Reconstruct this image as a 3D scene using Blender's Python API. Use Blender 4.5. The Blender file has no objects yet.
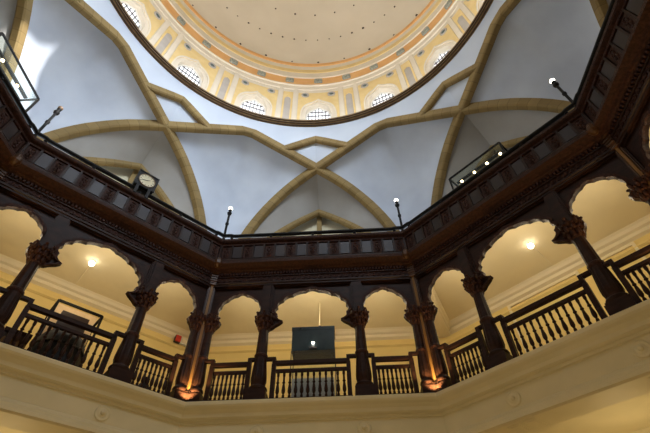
import bpy, bmesh, math, random
from math import sin, cos, pi, radians, sqrt, atan2, degrees
from mathutils import Vector, Matrix
random.seed(7)
S = 8.0                      # metres per plan unit (octagon apothem of the gallery front = 1 unit)
col = bpy.context.scene.collection
sc = bpy.context.scene

# ------------------------------------------------------------------ materials
def mat(name, c1, c2=None, rough=.6, scale=6, bump=0.0, bscale=20, spec=.4, metal=0, stretch=None, detail=4):
    m = bpy.data.materials.new(name); m.use_nodes = True
    N = m.node_tree.nodes; L = m.node_tree.links; b = N['Principled BSDF']
    b.inputs['Roughness'].default_value = rough; b.inputs['Metallic'].default_value = metal
    b.inputs['Specular IOR Level'].default_value = spec
    tc = N.new('ShaderNodeTexCoord'); mp = N.new('ShaderNodeMapping'); L.new(tc.outputs['Object'], mp.inputs[0])
    if stretch: mp.inputs['Scale'].default_value = stretch
    n = N.new('ShaderNodeTexNoise'); n.inputs['Scale'].default_value = scale; n.inputs['Detail'].default_value = detail
    L.new(mp.outputs[0], n.inputs['Vector'])
    r = N.new('ShaderNodeValToRGB'); r.color_ramp.elements[0].position = .35; r.color_ramp.elements[1].position = .68
    r.color_ramp.elements[0].color = (*c1, 1); r.color_ramp.elements[1].color = (*(c2 or c1), 1)
    L.new(n.outputs['Fac'], r.inputs[0]); L.new(r.outputs[0], b.inputs['Base Color'])
    if bump:
        n2 = N.new('ShaderNodeTexNoise'); n2.inputs['Scale'].default_value = bscale; L.new(mp.outputs[0], n2.inputs['Vector'])
        bp = N.new('ShaderNodeBump'); bp.inputs['Strength'].default_value = bump; bp.inputs['Distance'].default_value = .05
        L.new(n2.outputs['Fac'], bp.inputs['Height']); L.new(bp.outputs[0], b.inputs['Normal'])
    return m
def emis(name, c, s, base=(.8, .8, .8)):
    m = bpy.data.materials.new(name); m.use_nodes = True
    b = m.node_tree.nodes['Principled BSDF']; b.inputs['Base Color'].default_value = (*base, 1)
    b.inputs['Emission Color'].default_value = (*c, 1); b.inputs['Emission Strength'].default_value = s
    return m
M = {}
M['wood'] = mat('dark_polished_timber', (.016, .0068, .0048), (.034, .0138, .009), .45, 3, .15, 12, .14, stretch=(1, 1, 3))
M['wood_red'] = mat('carved_red_brown_timber', (.024, .0088, .0062), (.055, .020, .0125), .5, 14, .5, 30, .14)
M['wood_sheen'] = mat('sheen_tinted_panel_timber', (.018, .012, .014), (.030, .021, .025), .4, 2, .05, 9, .22)  # bluish reflected sheen put into the plain panels' base colour
M['wood_warm'] = mat('varnished_brown_timber', (.045, .020, .009), (.085, .038, .016), .4, 4, .15, 12, .2, stretch=(1, 1, .3))
M['iron'] = mat('black_painted_iron', (.007, .007, .008), (.012, .012, .013), .5, 8, spec=.15)
M['fascia'] = mat('cream_painted_plaster', (.60, .53, .34), (.66, .58, .38), .6, 1.2, .03, 4)
M['gwall'] = mat('yellow_wall_paint', (.84, .66, .28), (.88, .70, .31), .7, .8, .05, 5)
M['gceil'] = mat('lumpy_cream_ceiling_plaster', (.80, .69, .45), (.85, .74, .49), .7, .7, 1.0, 1.1)
M['cornice'] = mat('off_white_cornice_paint', (.86, .77, .57), (.9, .8, .6), .55, 1)
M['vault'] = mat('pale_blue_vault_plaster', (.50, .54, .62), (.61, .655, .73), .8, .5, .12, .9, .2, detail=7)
M['web'] = mat('shade_toned_web_plaster', (.30, .28, .25), (.38, .365, .345), .8, .5, .12, .9, .2, detail=7)  # vault plaster darkened to stand for shade on the down-facing webs
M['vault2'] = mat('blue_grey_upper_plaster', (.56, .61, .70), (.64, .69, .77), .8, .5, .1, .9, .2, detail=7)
M['lunette'] = mat('cream_lunette_plaster', (.64, .58, .40), (.72, .66, .48), .8, .7)
M['brown'] = mat('brown_ring_moulding', (.15, .085, .028), (.25, .155, .06), .6, 3, .2, 8)
M['darkbrown'] = mat('dark_brown_fillet', (.035, .018, .008), (.07, .04, .02), .5)
M['drum'] = mat('warm_white_drum_plaster', (.70, .65, .56), (.76, .71, .62), .7, 1)
M['yellow'] = mat('pale_yellow_panel_paint', (.74, .575, .27), (.80, .64, .33), .7, 1.5)
M['orange'] = mat('orange_frieze_paint', (.74, .41, .16), (.80, .48, .21), .7, 1.5)
M['niche'] = mat('grey_lilac_niche_paint', (.42, .40, .39), (.48, .46, .45), .8, 1.5)
M['bluegrey'] = mat('blue_grey_ornament', (.22, .27, .27), (.45, .46, .40), .7, 9)
M['medal'] = mat('dark_teal_medallion', (.05, .10, .12), (.15, .2, .2), .5, 14)
M['dome'] = mat('cream_dome_plaster', (.70, .65, .56), (.76, .71, .62), .8, .35, .05, 1, detail=6)
M['hole'] = mat('dark_rust_spot', (.05, .03, .02))
M['mull'] = mat('grey_window_bars', (.06, .055, .06), (.09, .08, .085), .6)
M['whitem'] = mat('white_painted_frame', (.8, .8, .78), (.86, .86, .84), .4)
M['dial'] = mat('cream_clock_dial', (.68, .62, .40), (.74, .67, .44), .4, 3)
M['peach'] = mat('peach_board', (.66, .47, .27), (.72, .53, .32), .7)
M['red'] = emis('red_sign_face', (.6, .03, .02), .06, (.5, .04, .02))
M['black'] = mat('black_cloth', (.008, .008, .009), (.02, .02, .022), .7, 4, .3, 5)
M['darkteal'] = mat('dark_teal_glass_back', (.012, .022, .026), (.03, .05, .055), .15, 1.0, 0, spec=.7)
M['brownboard'] = mat('dark_brown_board', (.03, .016, .012), (.05, .028, .02), .4)
M['bulb'] = emis('lit_white_globe', (1, .93, .80), 9)
M['bulbw'] = emis('lit_warm_bulb', (1, .80, .45), 5)
M['spotb'] = emis('lit_spot_bulb', (1, .78, .42), 12)
M['dull'] = mat('unlit_bronze_globe', (.16, .10, .06), (.3, .2, .12), .4)
M['pane'] = emis('daylit_window_pane', (.86, .92, 1.0), .85)
M['floor'] = mat('hall_floor_stone', (.35, .3, .22), (.42, .36, .27), .4, 1)
M['teak_floor'] = mat('upper_floor_boards', (.09, .05, .03), (.13, .08, .05), .5, 2)
M['strip'] = mat('glow_tinted_timber', (.17, .085, .026), (.28, .15, .05), .45, 5, .2, 14, .12, stretch=(1, 1, .2))  # golden uplight glow on the corner strips painted into the timber colour
# glass
g = bpy.data.materials.new('clear_case_glass'); g.use_nodes = True
N = g.node_tree.nodes; L = g.node_tree.links
b = N['Principled BSDF']; b.inputs['Base Color'].default_value = (.75, .85, .85, 1); b.inputs['Roughness'].default_value = .05
tr = N.new('ShaderNodeBsdfTransparent'); tr.inputs[0].default_value = (.86, .9, .88, 1); mx = N.new('ShaderNodeMixShader'); mx.inputs[0].default_value = .05
L.new(tr.outputs[0], mx.inputs[1]); L.new(b.outputs[0], mx.inputs[2]); L.new(mx.outputs[0], N['Material Output'].inputs[0])
M['glass'] = g
# stone of the ribs: colour per voussoir from a mesh attribute
def stone():
    m = bpy.data.materials.new('ochre_rib_stone'); m.use_nodes = True
    N = m.node_tree.nodes; L = m.node_tree.links; b = N['Principled BSDF']; b.inputs['Roughness'].default_value = .8
    at = N.new('ShaderNodeAttribute'); at.attribute_name = 'tint'
    r = N.new('ShaderNodeValToRGB'); r.color_ramp.elements[0].color = (.09, .05, .015, 1); r.color_ramp.elements[1].color = (.34, .235, .088, 1)
    e = r.color_ramp.elements.new(.12); e.color = (.18, .115, .035, 1)
    n = N.new('ShaderNodeTexNoise'); n.inputs['Scale'].default_value = 2.5; n.inputs['Detail'].default_value = 5
    tc = N.new('ShaderNodeTexCoord'); L.new(tc.outputs['Object'], n.inputs['Vector'])
    L.new(at.outputs['Fac'], r.inputs[0])
    mx = N.new('ShaderNodeMix'); mx.data_type = 'RGBA'; mx.blend_type = 'MULTIPLY'; mx.inputs[0].default_value = .6
    r2 = N.new('ShaderNodeValToRGB'); r2.color_ramp.elements[0].color = (.5, .47, .42, 1); r2.color_ramp.elements[1].color = (1.1, 1.08, 1, 1)
    L.new(n.outputs['Fac'], r2.inputs[0]); L.new(r.outputs[0], mx.inputs[6]); L.new(r2.outputs[0], mx.inputs[7])
    L.new(mx.outputs[2], b.inputs['Base Color']); return m
M['stone'] = stone()

# ------------------------------------------------------------------ mesh builder (plan units, scaled to metres on build)
class MB:
    def __init__(s): s.v = []; s.f = []; s.sm = []; s.tint = None
    def quadgrid(s, rows, smooth=False, closed=False):
        o = len(s.v); n = len(rows[0])
        for r in rows: s.v += [tuple(p) for p in r]
        for i in range(len(rows) - 1):
            for j in range(n if closed else n - 1):
                k = (j + 1) % n
                s.f.append((o + i * n + j, o + i * n + k, o + (i + 1) * n + k, o + (i + 1) * n + j)); s.sm.append(smooth)
        return s
    def poly(s, pts):
        o = len(s.v); s.v += [tuple(p) for p in pts]; s.f.append(tuple(range(o, o + len(pts)))); s.sm.append(False); return s
    def box(s, x0, x1, y0, y1, z0, z1):
        o = len(s.v)
        s.v += [(x, y, z) for z in (z0, z1) for y in (y0, y1) for x in (x0, x1)]
        for q in ((0, 2, 3, 1), (4, 5, 7, 6), (0, 1, 5, 4), (2, 6, 7, 3), (0, 4, 6, 2), (1, 3, 7, 5)):
            s.f.append(tuple(o + i for i in q)); s.sm.append(False)
        return s
    def lathe(s, prof, n=20, c=(0, 0, 0), flute=None, a0=0):
        rows = []
        for k, (r, z) in enumerate(prof):
            ro = []
            for j in range(n):
                a = 2 * pi * j / n + a0; rr = r
                if flute and flute[0] <= z <= flute[1]: rr = r * (1 - flute[3] * (.5 + .5 * cos(flute[2] * a)))
                ro.append((c[0] + rr * cos(a), c[1] + rr * sin(a), c[2] + z))
            rows.append(ro)
        s.quadgrid(rows, n > 8, True)
        if prof[0][0] > 1e-5: s.poly(rows[0][::-1])
        if prof[-1][0] > 1e-5: s.poly(rows[-1])
        return s
    def tube(s, pts, r, n=8):
        pts = [Vector(p) for p in pts]; rows = []
        for i, p in enumerate(pts):
            d = (pts[min(i + 1, len(pts) - 1)] - pts[max(i - 1, 0)]).normalized()
            u = d.cross(Vector((0, 0, 1)))
            if u.length < 1e-3: u = Vector((1, 0, 0))
            u.normalize(); w = d.cross(u); rr = r[i] if isinstance(r, (list, tuple)) else r
            rows.append([tuple(p + u * rr * cos(2 * pi * j / n) + w * rr * sin(2 * pi * j / n)) for j in range(n)])
        s.quadgrid(rows, True, True); s.poly(rows[0][::-1]); s.poly(rows[-1]); return s
    def strip(s, inner, outer, y0, y1):
        """solid between two (x,z) polylines, from depth y0 (front) to y1"""
        a = [(p[0], y0, p[1]) for p in inner]; b = [(p[0], y0, p[1]) for p in outer]
        c = [(p[0], y1, p[1]) for p in outer]; d = [(p[0], y1, p[1]) for p in inner]
        s.quadgrid([a, b, c, d, a]); 
        for i in (0, -1): s.poly([a[i], b[i], c[i], d[i]])
        return s
    def cstrip(s, inner, outer, y0, y1):
        i2, o2 = [], []
        zt = max(p[1] for p in outer)
        for k in range(len(inner)):
            i2.append(inner[k]); o2.append(outer[k])
            if k + 1 < len(inner):
                a, b = outer[k], outer[k + 1]; ta, tb = a[1] > zt - 1e-6, b[1] > zt - 1e-6
                if ta != tb:
                    c = (a[0], zt) if not ta else (b[0], zt)
                    i2.append(((inner[k][0] + inner[k + 1][0]) / 2, (inner[k][1] + inner[k + 1][1]) / 2)); o2.append(c)
        if y0 is None: return i2, o2
        return s.strip(i2, o2, y0, y1)
    def prism(s, pts, y0, y1):
        a = [(p[0], y0, p[1]) for p in pts]; b = [(p[0], y1, p[1]) for p in pts]
        s.quadgrid([a, b], closed=True); s.poly(a); s.poly(b[::-1]); return s
    def ell(s, c, rx, ry, rz, n=8, m=6, rot=0):
        rows = []
        for i in range(m + 1):
            t = pi * i / m
            ro = []
            for j in range(n):
                a = 2 * pi * j / n; x = max(sin(t), .02) * cos(a) * rx; y = max(sin(t), .02) * sin(a) * ry
                ro.append((c[0] + x * cos(rot) - y * sin(rot), c[1] + x * sin(rot) + y * cos(rot), c[2] - cos(t) * rz))
            rows.append(ro)
        s.quadgrid(rows, True, True); s.poly(rows[0][::-1]); s.poly(rows[-1]); return s
    def mesh(s, name, m):
        me = bpy.data.meshes.new(name); me.from_pydata([(x * S, y * S, z * S) for x, y, z in s.v], [], s.f)
        me.polygons.foreach_set('use_smooth', s.sm)
        bm = bmesh.new(); bm.from_mesh(me); bmesh.ops.recalc_face_normals(bm, faces=bm.faces); bm.to_mesh(me); bm.free()
        if s.tint:
            at = me.attributes.new('tint', 'FLOAT', 'FACE'); at.data.foreach_set('value', s.tint)
        me.materials.append(M[m]); return me
    def obj(s, name, m, parent=None, loc=None, rz=0):
        o = bpy.data.objects.new(name, s.mesh(name, m)); col.objects.link(o)
        if parent: o.parent = parent
        if loc: o.location = [k * S for k in loc]
        o.rotation_euler.z = rz; return o
def tag(o, label=None, cat=None, group=None, kind=None):
    for k, v in (('label', label), ('category', cat), ('group', group), ('kind', kind)):
        if v: o[k] = v
    return o
def empty(name, loc=(0, 0, 0), rz=0):
    o = bpy.data.objects.new(name, None); col.objects.link(o); o.empty_display_size = .2
    o.location = [k * S for k in loc]; o.rotation_euler.z = rz; return o
def dup(root, loc, rz):
    r = root.copy(); col.objects.link(r); r.location = [k * S for k in loc]; r.rotation_euler.z = rz
    for ch in list(root.children):
        c = ch.copy(); col.objects.link(c); c.parent = r
        for gch in list(ch.children):
            d = gch.copy(); col.objects.link(d); d.parent = c
    return r
RZ = lambda t: radians(t - 90)
def W(t, s, a, z):            # wall frame (direction t, along s to the right, outward a) -> world, plan units
    t = radians(t); return (a * cos(t) + s * sin(t), a * sin(t) - s * cos(t), z)
T8 = math.tan(pi / 8)
WALLS = {90: 'middle', 135: 'left', 45: 'right', 180: 'far left', 0: 'far right'}
ALL8 = [k * 45 for k in range(8)]
SIDE = {90: 'middle', 135: 'left', 45: 'right', 180: 'far_left', 0: 'far_right', 225: 'back_left', 270: 'back', 315: 'back_right'}

# ------------------------------------------------------------------ shell swept round the octagon, one wall sector each
def sector(prof, t, name, m, parent=None, smooth=False, sub=1):
    """profile [(a,z)] swept between the two octagon corners of wall t"""
    b = MB(); rows = []
    for a, z in prof:
        rows.append([W(t, a * T8 * (2 * i / sub - 1), a, z) for i in range(sub + 1)])
    b.quadgrid(rows, smooth); return b.obj(name, m, parent)
def rad(name, profs, m):
    b = MB()
    for t in ALL8:
        for prof in profs: b.quadgrid([[W(t, a * T8 * q, a, z) for q in (-1, 1)] for a, z in prof])
    return b.obj(name, m)

# cream fascia (one per side) + soffit
FP = [(1.2, .008), (1.004, .004), (1.0, 0), (1.0, -.010), (1.004, -.016), (1.012, -.022), (1.019, -.032), (1.022, -.042), (1.028, -.046),
      (1.034, -.048), (1.034, -.056), (1.04, -.058), (1.04, -.112), (1.036, -.115), (1.034, -.121), (1.028, -.125), (1.027, -.133), (1.022, -.136), (1.021, -.146), (1.03, -.150), (1.13, -.150), (1.13, -.10)]
n = 50
for t in ALL8:
    n += 1
    o = sector(FP, t, 'trim_%d' % n, 'fascia'); o['kind'] = 'structure'
    if t in WALLS: o['label'] = 'cream plaster fascia and cornice under the %s side of the gallery' % WALLS[t]
    # recessed panels on the underside
    if t in WALLS:
        b = MB()
        for x in (-.215, -.165, .165, .215):
            for q in (0, 1):
                e = q * .006
                b.box(x - .018 + e, x + .018 - e, 1.045 + e, 1.118 - e, -.1515 - q * .0015, -.149)
        p = b.obj('soffit_panel', 'fascia', o); p.rotation_euler.z = RZ(t)
# floors, ceilings, walls
WA = 1.568
tag(rad('floor', [[(0.0001, -.84), (WA, -.84)]], 'floor'), kind='structure')
o = rad('ceiling', [[(1.13, -.10), (WA - .05, -.10), (WA - .045, -.115), (WA - .02, -.125), (WA - .015, -.15), (WA, -.155)]], 'fascia'); tag(o, 'lit cream ceiling of the storey below the gallery', kind='structure')
tag(rad('floor', [[(1.13, 0), (WA, 0)]], 'teak_floor'), kind='structure')
def gceil():
    b = MB()
    for t in ALL8:
        rows = []
        for i in range(9):
            a = 1.06 + (1.525 - 1.06) * i / 8; z = .592 + .020 * sin(pi * i / 8) ** .7
            rows.append([W(t, a * T8 * (q / 6 - 1), a, z) for q in range(13)])
        b.quadgrid(rows, True)
    return b.obj('ceiling', 'gceil')
tag(gceil(), 'lumpy cream plaster ceiling of the gallery walk', kind='structure')
tag(rad('floor', [[(1.045, .635), (WA, .635)]], 'teak_floor'), kind='structure')
CP = [(1.522, .602), (1.522, .592), (1.530, .586), (1.538, .575), (1.550, .570), (1.552, .556), (1.560, .552), (1.568, .548)]
for t in ALL8:
    b = MB(); w = WA * T8
    b.quadgrid([[W(t, -w, WA, z), W(t, w, WA, z)] for z in (-.84, -.1, 0, .60, .70)])
    o = b.obj('wall_' + SIDE[t], 'gwall'); o['kind'] = 'structure'
    if t in WALLS: o['label'] = 'yellow painted wall behind the %s side of the gallery' % WALLS[t]
    n += 1
    o = sector(CP, t, 'trim_%d' % n, 'cornice'); o['kind'] = 'structure'
    if t in WALLS: o['label'] = 'off-white cornice where wall meets ceiling behind the %s gallery side' % WALLS[t]
for t in ALL8:
    n += 1
    o = sector([(WA, .524), (WA - .008, .522), (WA - .010, .514), (WA - .004, .508), (WA, .507)], t, 'trim_%d' % n, 'gwall'); o['kind'] = 'structure'
# radial beams across the gallery ceiling at the octagon corners
for k in range(8):
    c = 22.5 + 45 * k; n += 1; b = MB(); x0, x1 = 1.16, WA / cos(pi / 8) - .01
    for w, z0, z1 in ((.026, .545, .60), (.034, .562, .60), (.046, .582, .60)): b.box(-w, w, x0, x1, z0, z1)
    o = b.obj('trim_%d' % n, 'cornice'); o.rotation_euler.z = RZ(c); o['kind'] = 'structure'
# rosettes on the fascia
def rosette(t, s, lab):
    r = empty('rosette', W(t, s, 1.04, -.086), RZ(t))
    rot = Matrix.Rotation(radians(90), 4, 'X')
    for nm, prof in (('rosette_disc', [(.0225, 0), (.0225, .003), (.019, .0045), (.017, .003), (.013, .003), (.011, .005), (.008, .005)]), ('rosette_boss', [(.008, .003), (.007, .008), (.004, .0105), (.0001, .0115)])):
        b = MB().lathe(prof, 24); b.v = [(x, -z, y) for x, y, z in b.v]; b.obj(nm, 'fascia', r)
    tag(r, lab, 'rosette', 'round rosettes along the cream fascia')
for t, ss in ((90, (-.173, .174)), (45, (-.185, .172)), (135, (.183, -.17))):
    for s in ss:
        rosette(t, s, 'round cream plaster rosette on the %s fascia, %s of its two' % (WALLS[t], 'left' if s < 0 else 'right'))

# ------------------------------------------------------------------ gallery arcade
def arc_pts(cx, zc, rx, rz, n, zb, neck, hl, hr):
    """cusped horseshoe arch opening; scallops bulge outwards. returns [(x,z)] from left foot to right foot"""
    a0 = radians(215); a1 = radians(-35); K = n * 6; pts = [(cx - hl * .985, .300), (cx - hl * .93, .303), (cx - (hl * .5 + neck * .5), .313), (cx - neck * 1.03, .325)]
    for i in range(K + 1):
        a = a0 + (a1 - a0) * i / K
        sc_ = 1 + .055 * abs(sin(pi * i / 6)) ** .8 - .03
        tip = .10 * max(0, 1 - abs(i - K / 2) / 6) 
        pts.append((cx + rx * sc_ * cos(a), zc + rz * (sc_ + tip) * sin(a)))
    pts += [(cx + neck * 1.03, .325), (cx + (hr * .5 + neck * .5), .313), (cx + hr * .93, .303), (cx + hr * .985, .300)]; return pts
def bound(pts, x0, x1, zt, cx, zc):
    out = []
    for (x, z) in pts:
        if z <= zc: out.append((x0 if x < cx else x1, z)); continue
        dx, dz = x - cx, z - zc; k = min((((x1 - cx) if dx > 0 else (cx - x0)) / abs(dx)) if abs(dx) > 1e-6 else 1e9, (zt - zc) / dz)
        out.append((cx + dx * k, zc + dz * k))
    out[0] = (x0, pts[0][1]); out[-1] = (x1, pts[-1][1]); return out
BAYS = {'centre': (0, .168, .168, .146, .386, .091, 11), 'left': (-.297, .134, .093, .086, .386, .084, 9), 'right': (.297, .093, .134, .086, .386, .084, 9)}
def make_arch(kind):
    cx, hl, hr, rx, zc, rz, nc = BAYS[kind]; zt = .512
    r = empty('arch')
    op = arc_pts(0, zc, rx, rz, nc, .338, rx * .84, min(hl, rx * 1.15), min(hr, rx * 1.15))
    ou = bound(op, -hl, hr, zt, 0, zc)
    MB().cstrip(op, ou, 1.052, 1.064).obj('spandrel_board', 'wood', r)
    # raised cusped rim
    op2 = [(x + (x / rx) * .012, z + max(0, z - zc) / rz * .012) for x, z in op]
    MB().strip(op, op2, 1.044, 1.053).obj('scalloped_rim', 'wood_red', r)
    # moulded frame round the spandrels
    b = MB(); e = .007
    b.box(-hl, hr, 1.044, 1.053, zt - e, zt); b.box(-hl, -hl + e, 1.044, 1.053, zc - .0, zt - e); b.box(hr - e, hr, 1.044, 1.053, zc - .0, zt - e)
    b.obj('spandrel_frame', 'wood', r)
    # tip leaf at the crown
    MB().prism([(-.008, zc + rz * 1.06), (0, zc + rz * 1.09 + .012), (.008, zc + rz * 1.06)], 1.042, 1.05).obj('crown_leaf', 'wood_red', r)
    for ch in r.children:
        for v in ch.data.vertices: v.co.y -= 1.05 * S
    return r
protos = {}
def place(kind, maker, t, s, a, z, first={}):
    if kind not in protos: protos[kind] = maker(); r = protos[kind]; r.location = [k * S for k in W(t, s, a, z)]; r.rotation_euler.z = RZ(t); return r
    return dup(protos[kind], W(t, s, a, z), RZ(t))
for t in (90, 135, 45, 180, 0):
    for k in ('centre', 'left', 'right'):
        kk = 'arch' + k
        r = place(kk, lambda: make_arch(k), t, BAYS[k][0], 1.05, 0)
        tag(r, 'dark timber cusped arch over the %s opening of the %s gallery side' % (('wide centre' if k == 'centre' else 'narrow ' + k), WALLS[t]), 'arch', 'cusped timber arches of the gallery')

# ---- columns
def bracket_pts(sg):
    p = [(0, .382), (.022, .380), (.034, .374), (.040, .366), (.036, .360), (.043, .353), (.045, .345), (.040, .338), (.034, .336), (.036, .328), (.031, .320), (.025, .318), (.024, .310), (.018, .304), (.012, .296), (0, .290)]
    return [(sg * x, z) for x, z in p]
def make_column(corner=False):
    r = empty('corner_column' if corner else 'gallery_column'); k = .76 if corner else 1.0
    b = MB(); b.box(-.034 * k, .034 * k, -.034 * k, .034 * k, 0, .042); b.box(-.030 * k, .030 * k, -.030 * k, .030 * k, .042, .050); b.obj('plinth', 'wood', r)
    MB().lathe([(.031 * k, .050), (.034 * k, .056), (.031 * k, .063), (.024 * k, .068), (.026 * k, .074)], 20).obj('base_ring', 'wood', r)
    MB().lathe([(.0245 * k, .074), (.0285 * k, .085), (.0285 * k, .10), (.026 * k, .13), (.0225 * k, .165), (.0215 * k, .175)], 60, flute=(.08, .17, 12, .10)).obj('lower_shaft', 'wood', r)
    MB().lathe([(.022 * k, .175), (.025 * k, .180), (.025 * k, .186), (.021 * k, .191)], 20).obj('shaft_band', 'wood_red', r)
    MB().lathe([(.0215 * k, .191), (.0215 * k, .20), (.0190 * k, .285), (.0190 * k, .292)], 60, flute=(.195, .288, 12, .10)).obj('upper_shaft', 'wood', r)
    b = MB().lathe([(.018 * k, .290), (.023 * k, .294), (.021 * k, .300), (.019 * k, .304), (.022 * k, .325), (.029 * k, .345), (.031 * k, .352)], 20)
    for tier, (z, rr, h) in enumerate(((.312, .022, .016), (.332, .028, .016), (.350, .033, .015))):
        for j in range(8):
            a = 2 * pi * (j + .5 * (tier % 2)) / 8
            b.ell((rr * k * cos(a), rr * k * sin(a), z), .006, .009 * k, h, 6, 5, a)
            b.ell(((rr + .006) * k * cos(a), (rr + .006) * k * sin(a), z + h * .75), .006, .006 * k, .005, 6, 4, a)
    b.obj('capital', 'wood_red', r)
    for sg in (-1, 1):
        kk = .62 if corner else 1
        b = MB().prism([(x * kk * .86, z) for x, z in bracket_pts(sg)], -.012, .012)
        for (x, z) in ((.036, .368), (.041, .349), (.034, .328), (.024, .311)):
            b.ell((sg * x * kk * .84, 0, z), .007, .015, .008, 8, 6)
        b.obj('leaf_bracket', 'wood_red', r)
    if not corner:
        b = MB(); b.box(-.021, .021, -.012, .020, .352, .512); b.box(-.014, .014, -.018, -.012, .372, .505); b.obj('post', 'wood', r)
        b = MB(); b.box(-.026, .026, -.020, .024, .352, .366); b.box(-.024, .024, -.018, .022, .366, .374); b.obj('abacus', 'wood', r)
    return r
for t in (90, 135, 45, 180, 0):
    for s in (-.187, .187):
        r = place('col', make_column, t, s, 1.05, .0)
        tag(r, 'carved dark timber column %s of the wide opening on the %s gallery side' % ('left' if s < 0 else 'right', WALLS[t]), 'column', 'carved columns of the gallery arcade')
    for s in (-.4045, .4045):
        if (t == 180 and s < 0) or (t == 0 and s > 0): continue
        r = place('ccol', lambda: make_column(True), t, s, 1.05, .0)
        tag(r, 'slim dark timber corner column at the %s end of the %s gallery side' % ('left' if s < 0 else 'right', WALLS[t]), 'column', 'slim paired corner columns')
# corner pilaster strips
def make_pier():
    r = empty('corner_pier'); b = MB()
    b.prism([(-.0165, .006), (.0165, .006), (.0165, .60), (-.0165, .60)], -.012, .03).obj('pier_shaft', 'wood', r)
    MB().box(-.005, .005, -.018, -.012, .012, .585).obj('pier_strip', 'strip', r)
    b = MB()
    for sg in (-1, 1): b.box(sg * .0095 - .002, sg * .0095 + .002, -.016, -.012, .012, .585)
    b.obj('pier_fillet', 'wood_warm', r)
    b = MB(); b.box(-.018, .018, -.022, .02, .0, .022); b.box(-.016, .016, -.019, .02, .022, .034); b.obj('pier_base', 'wood_warm', r)
    b = MB(); b.box(-.016, .016, -.024, .0, .52, .53); b.box(-.013, .013, -.026, .0, .53, .575); b.box(-.017, .017, -.030, .0, .575, .585)
    for z in (.537, .549, .561): b.box(-.014, .014, -.030, -.024, z, z + .006)
    b.obj('pier_console', 'wood_warm', r)
    return r
NM = {112.5: 'left and middle', 67.5: 'middle and right', 157.5: 'far left and left', 22.5: 'right and far right'}
for c in (112.5, 67.5, 157.5, 22.5):
    r = place('pier', make_pier, c, 0, 1.05 / cos(pi / 8), 0)
    tag(r, 'varnished timber corner pier between the %s gallery sides' % NM[c], 'pillar', 'corner piers of the gallery')

# ---- balustrades
def make_bal(hw, nb):
    r = empty('balustrade')
    b = MB(); b.box(-hw, hw, -.009, .009, .146, .157); b.box(-hw, hw, -.006, .006, .157, .161)
    for sg in (-1, 1):
        b.box(sg * hw - .006, sg * hw + .006, -.009, .009, .146, .174)
        x0 = sg * hw; x1 = sg * (hw + .030); b.box(min(x0, x1), max(x0, x1), -.008, .008, .165, .175)
    b.obj('handrail', 'wood', r)
    MB().box(-hw, hw, -.006, .006, .117, .127).obj('middle_rail', 'wood', r)
    b = MB(); b.box(-hw - .01, hw + .01, -.008, .008, .006, .022); b.obj('bottom_rail', 'wood', r)
    for sg in (-1, 1): 
        b = MB(); b.box(sg * hw - .0075, sg * hw + .0075, -.008, .008, .0, .148); b.obj('end_post', 'wood', r)
    prof = [(.0048, .020), (.0048, .032), (.0030, .036), (.0064, .044), (.0067, .052), (.0044, .068), (.0034, .074), (.0060, .078), (.0036, .083), (.0034, .098), (.0048, .104), (.0048, .118)]
    me = MB().lathe(prof, 8).mesh('baluster', 'wood')
    w = hw - .0075
    for i in range(nb):
        o = bpy.data.objects.new('baluster', me); col.objects.link(o); o.parent = r
        o.location.x = S * (-w + 2 * w * (i + .5) / nb)
    return r
for t in (90, 135, 45, 180, 0):
    for k in ('centre', 'left', 'right'):
        s = BAYS[k][0]; wide = k == 'centre'
        r = place('balw' if wide else 'baln', (lambda: make_bal(.135, 12)) if wide else (lambda: make_bal(.068, 8)), t, s * 1.0 - (0.003 if s > 0 else -.003 if s < 0 else 0), 1.046, 0)
        tag(r, 'dark turned balustrade across the %s opening of the %s gallery side' % (('wide centre' if wide else 'narrow ' + k), WALLS[t]), 'railing', 'balustrades of the gallery')

# ---- entablature (frieze, hood) and upper parapet, per side
def sweep(prof, hwk=1.0):
    b = MB(); b.quadgrid([[(-a * T8 * hwk, a, z), (a * T8 * hwk, a, z)] for a, z in prof + [prof[0]]])
    return b
def make_entab():
    r = empty('entablature')
    sweep([(1.058, .512), (1.036, .512), (1.036, .520), (1.032, .522), (1.032, .530), (1.058, .532)]).obj('beam', 'wood', r)
    sweep([(1.058, .530), (1.038, .530), (1.038, .592), (1.058, .592)]).obj('frieze_board', 'wood_red', r)
    b = MB(); w = 1.03 * T8 - .012; n = 36
    for i in range(n):
        x = -w + 2 * w * (i + .5) / n
        b.prism([(x - .0085, .537), (x + .004, .537), (x + .0085, .545), (x + .005, .553), (x - .003, .5545), (x - .0075, .549)], 1.034, 1.039)
        b.ell((x + .001, 1.032, .546), .0025, .002, .0034, 6, 4)
    b.obj('scroll_band', 'wood_red', r)
    b = MB(); n = 64
    for i in range(n):
        x = -w + 2 * w * (i + .5) / n; b.box(x - .0035, x + .0035, 1.026, 1.038, .566, .577)
    b.obj('dentil_band', 'wood_red', r)
    sweep([(1.038, .557), (1.031, .558), (1.031, .562), (1.038, .564)]).obj('fillet', 'wood', r)
    sweep([(1.058, .580), (1.030, .580), (1.027, .584), (1.022, .588), (1.018, .596), (1.010, .603), (.999, .607), (.995, .608), (.995, .622), (1.002, .626), (1.058, .630)]).obj('hood_cornice', 'wood_red', r)
    return r
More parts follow.
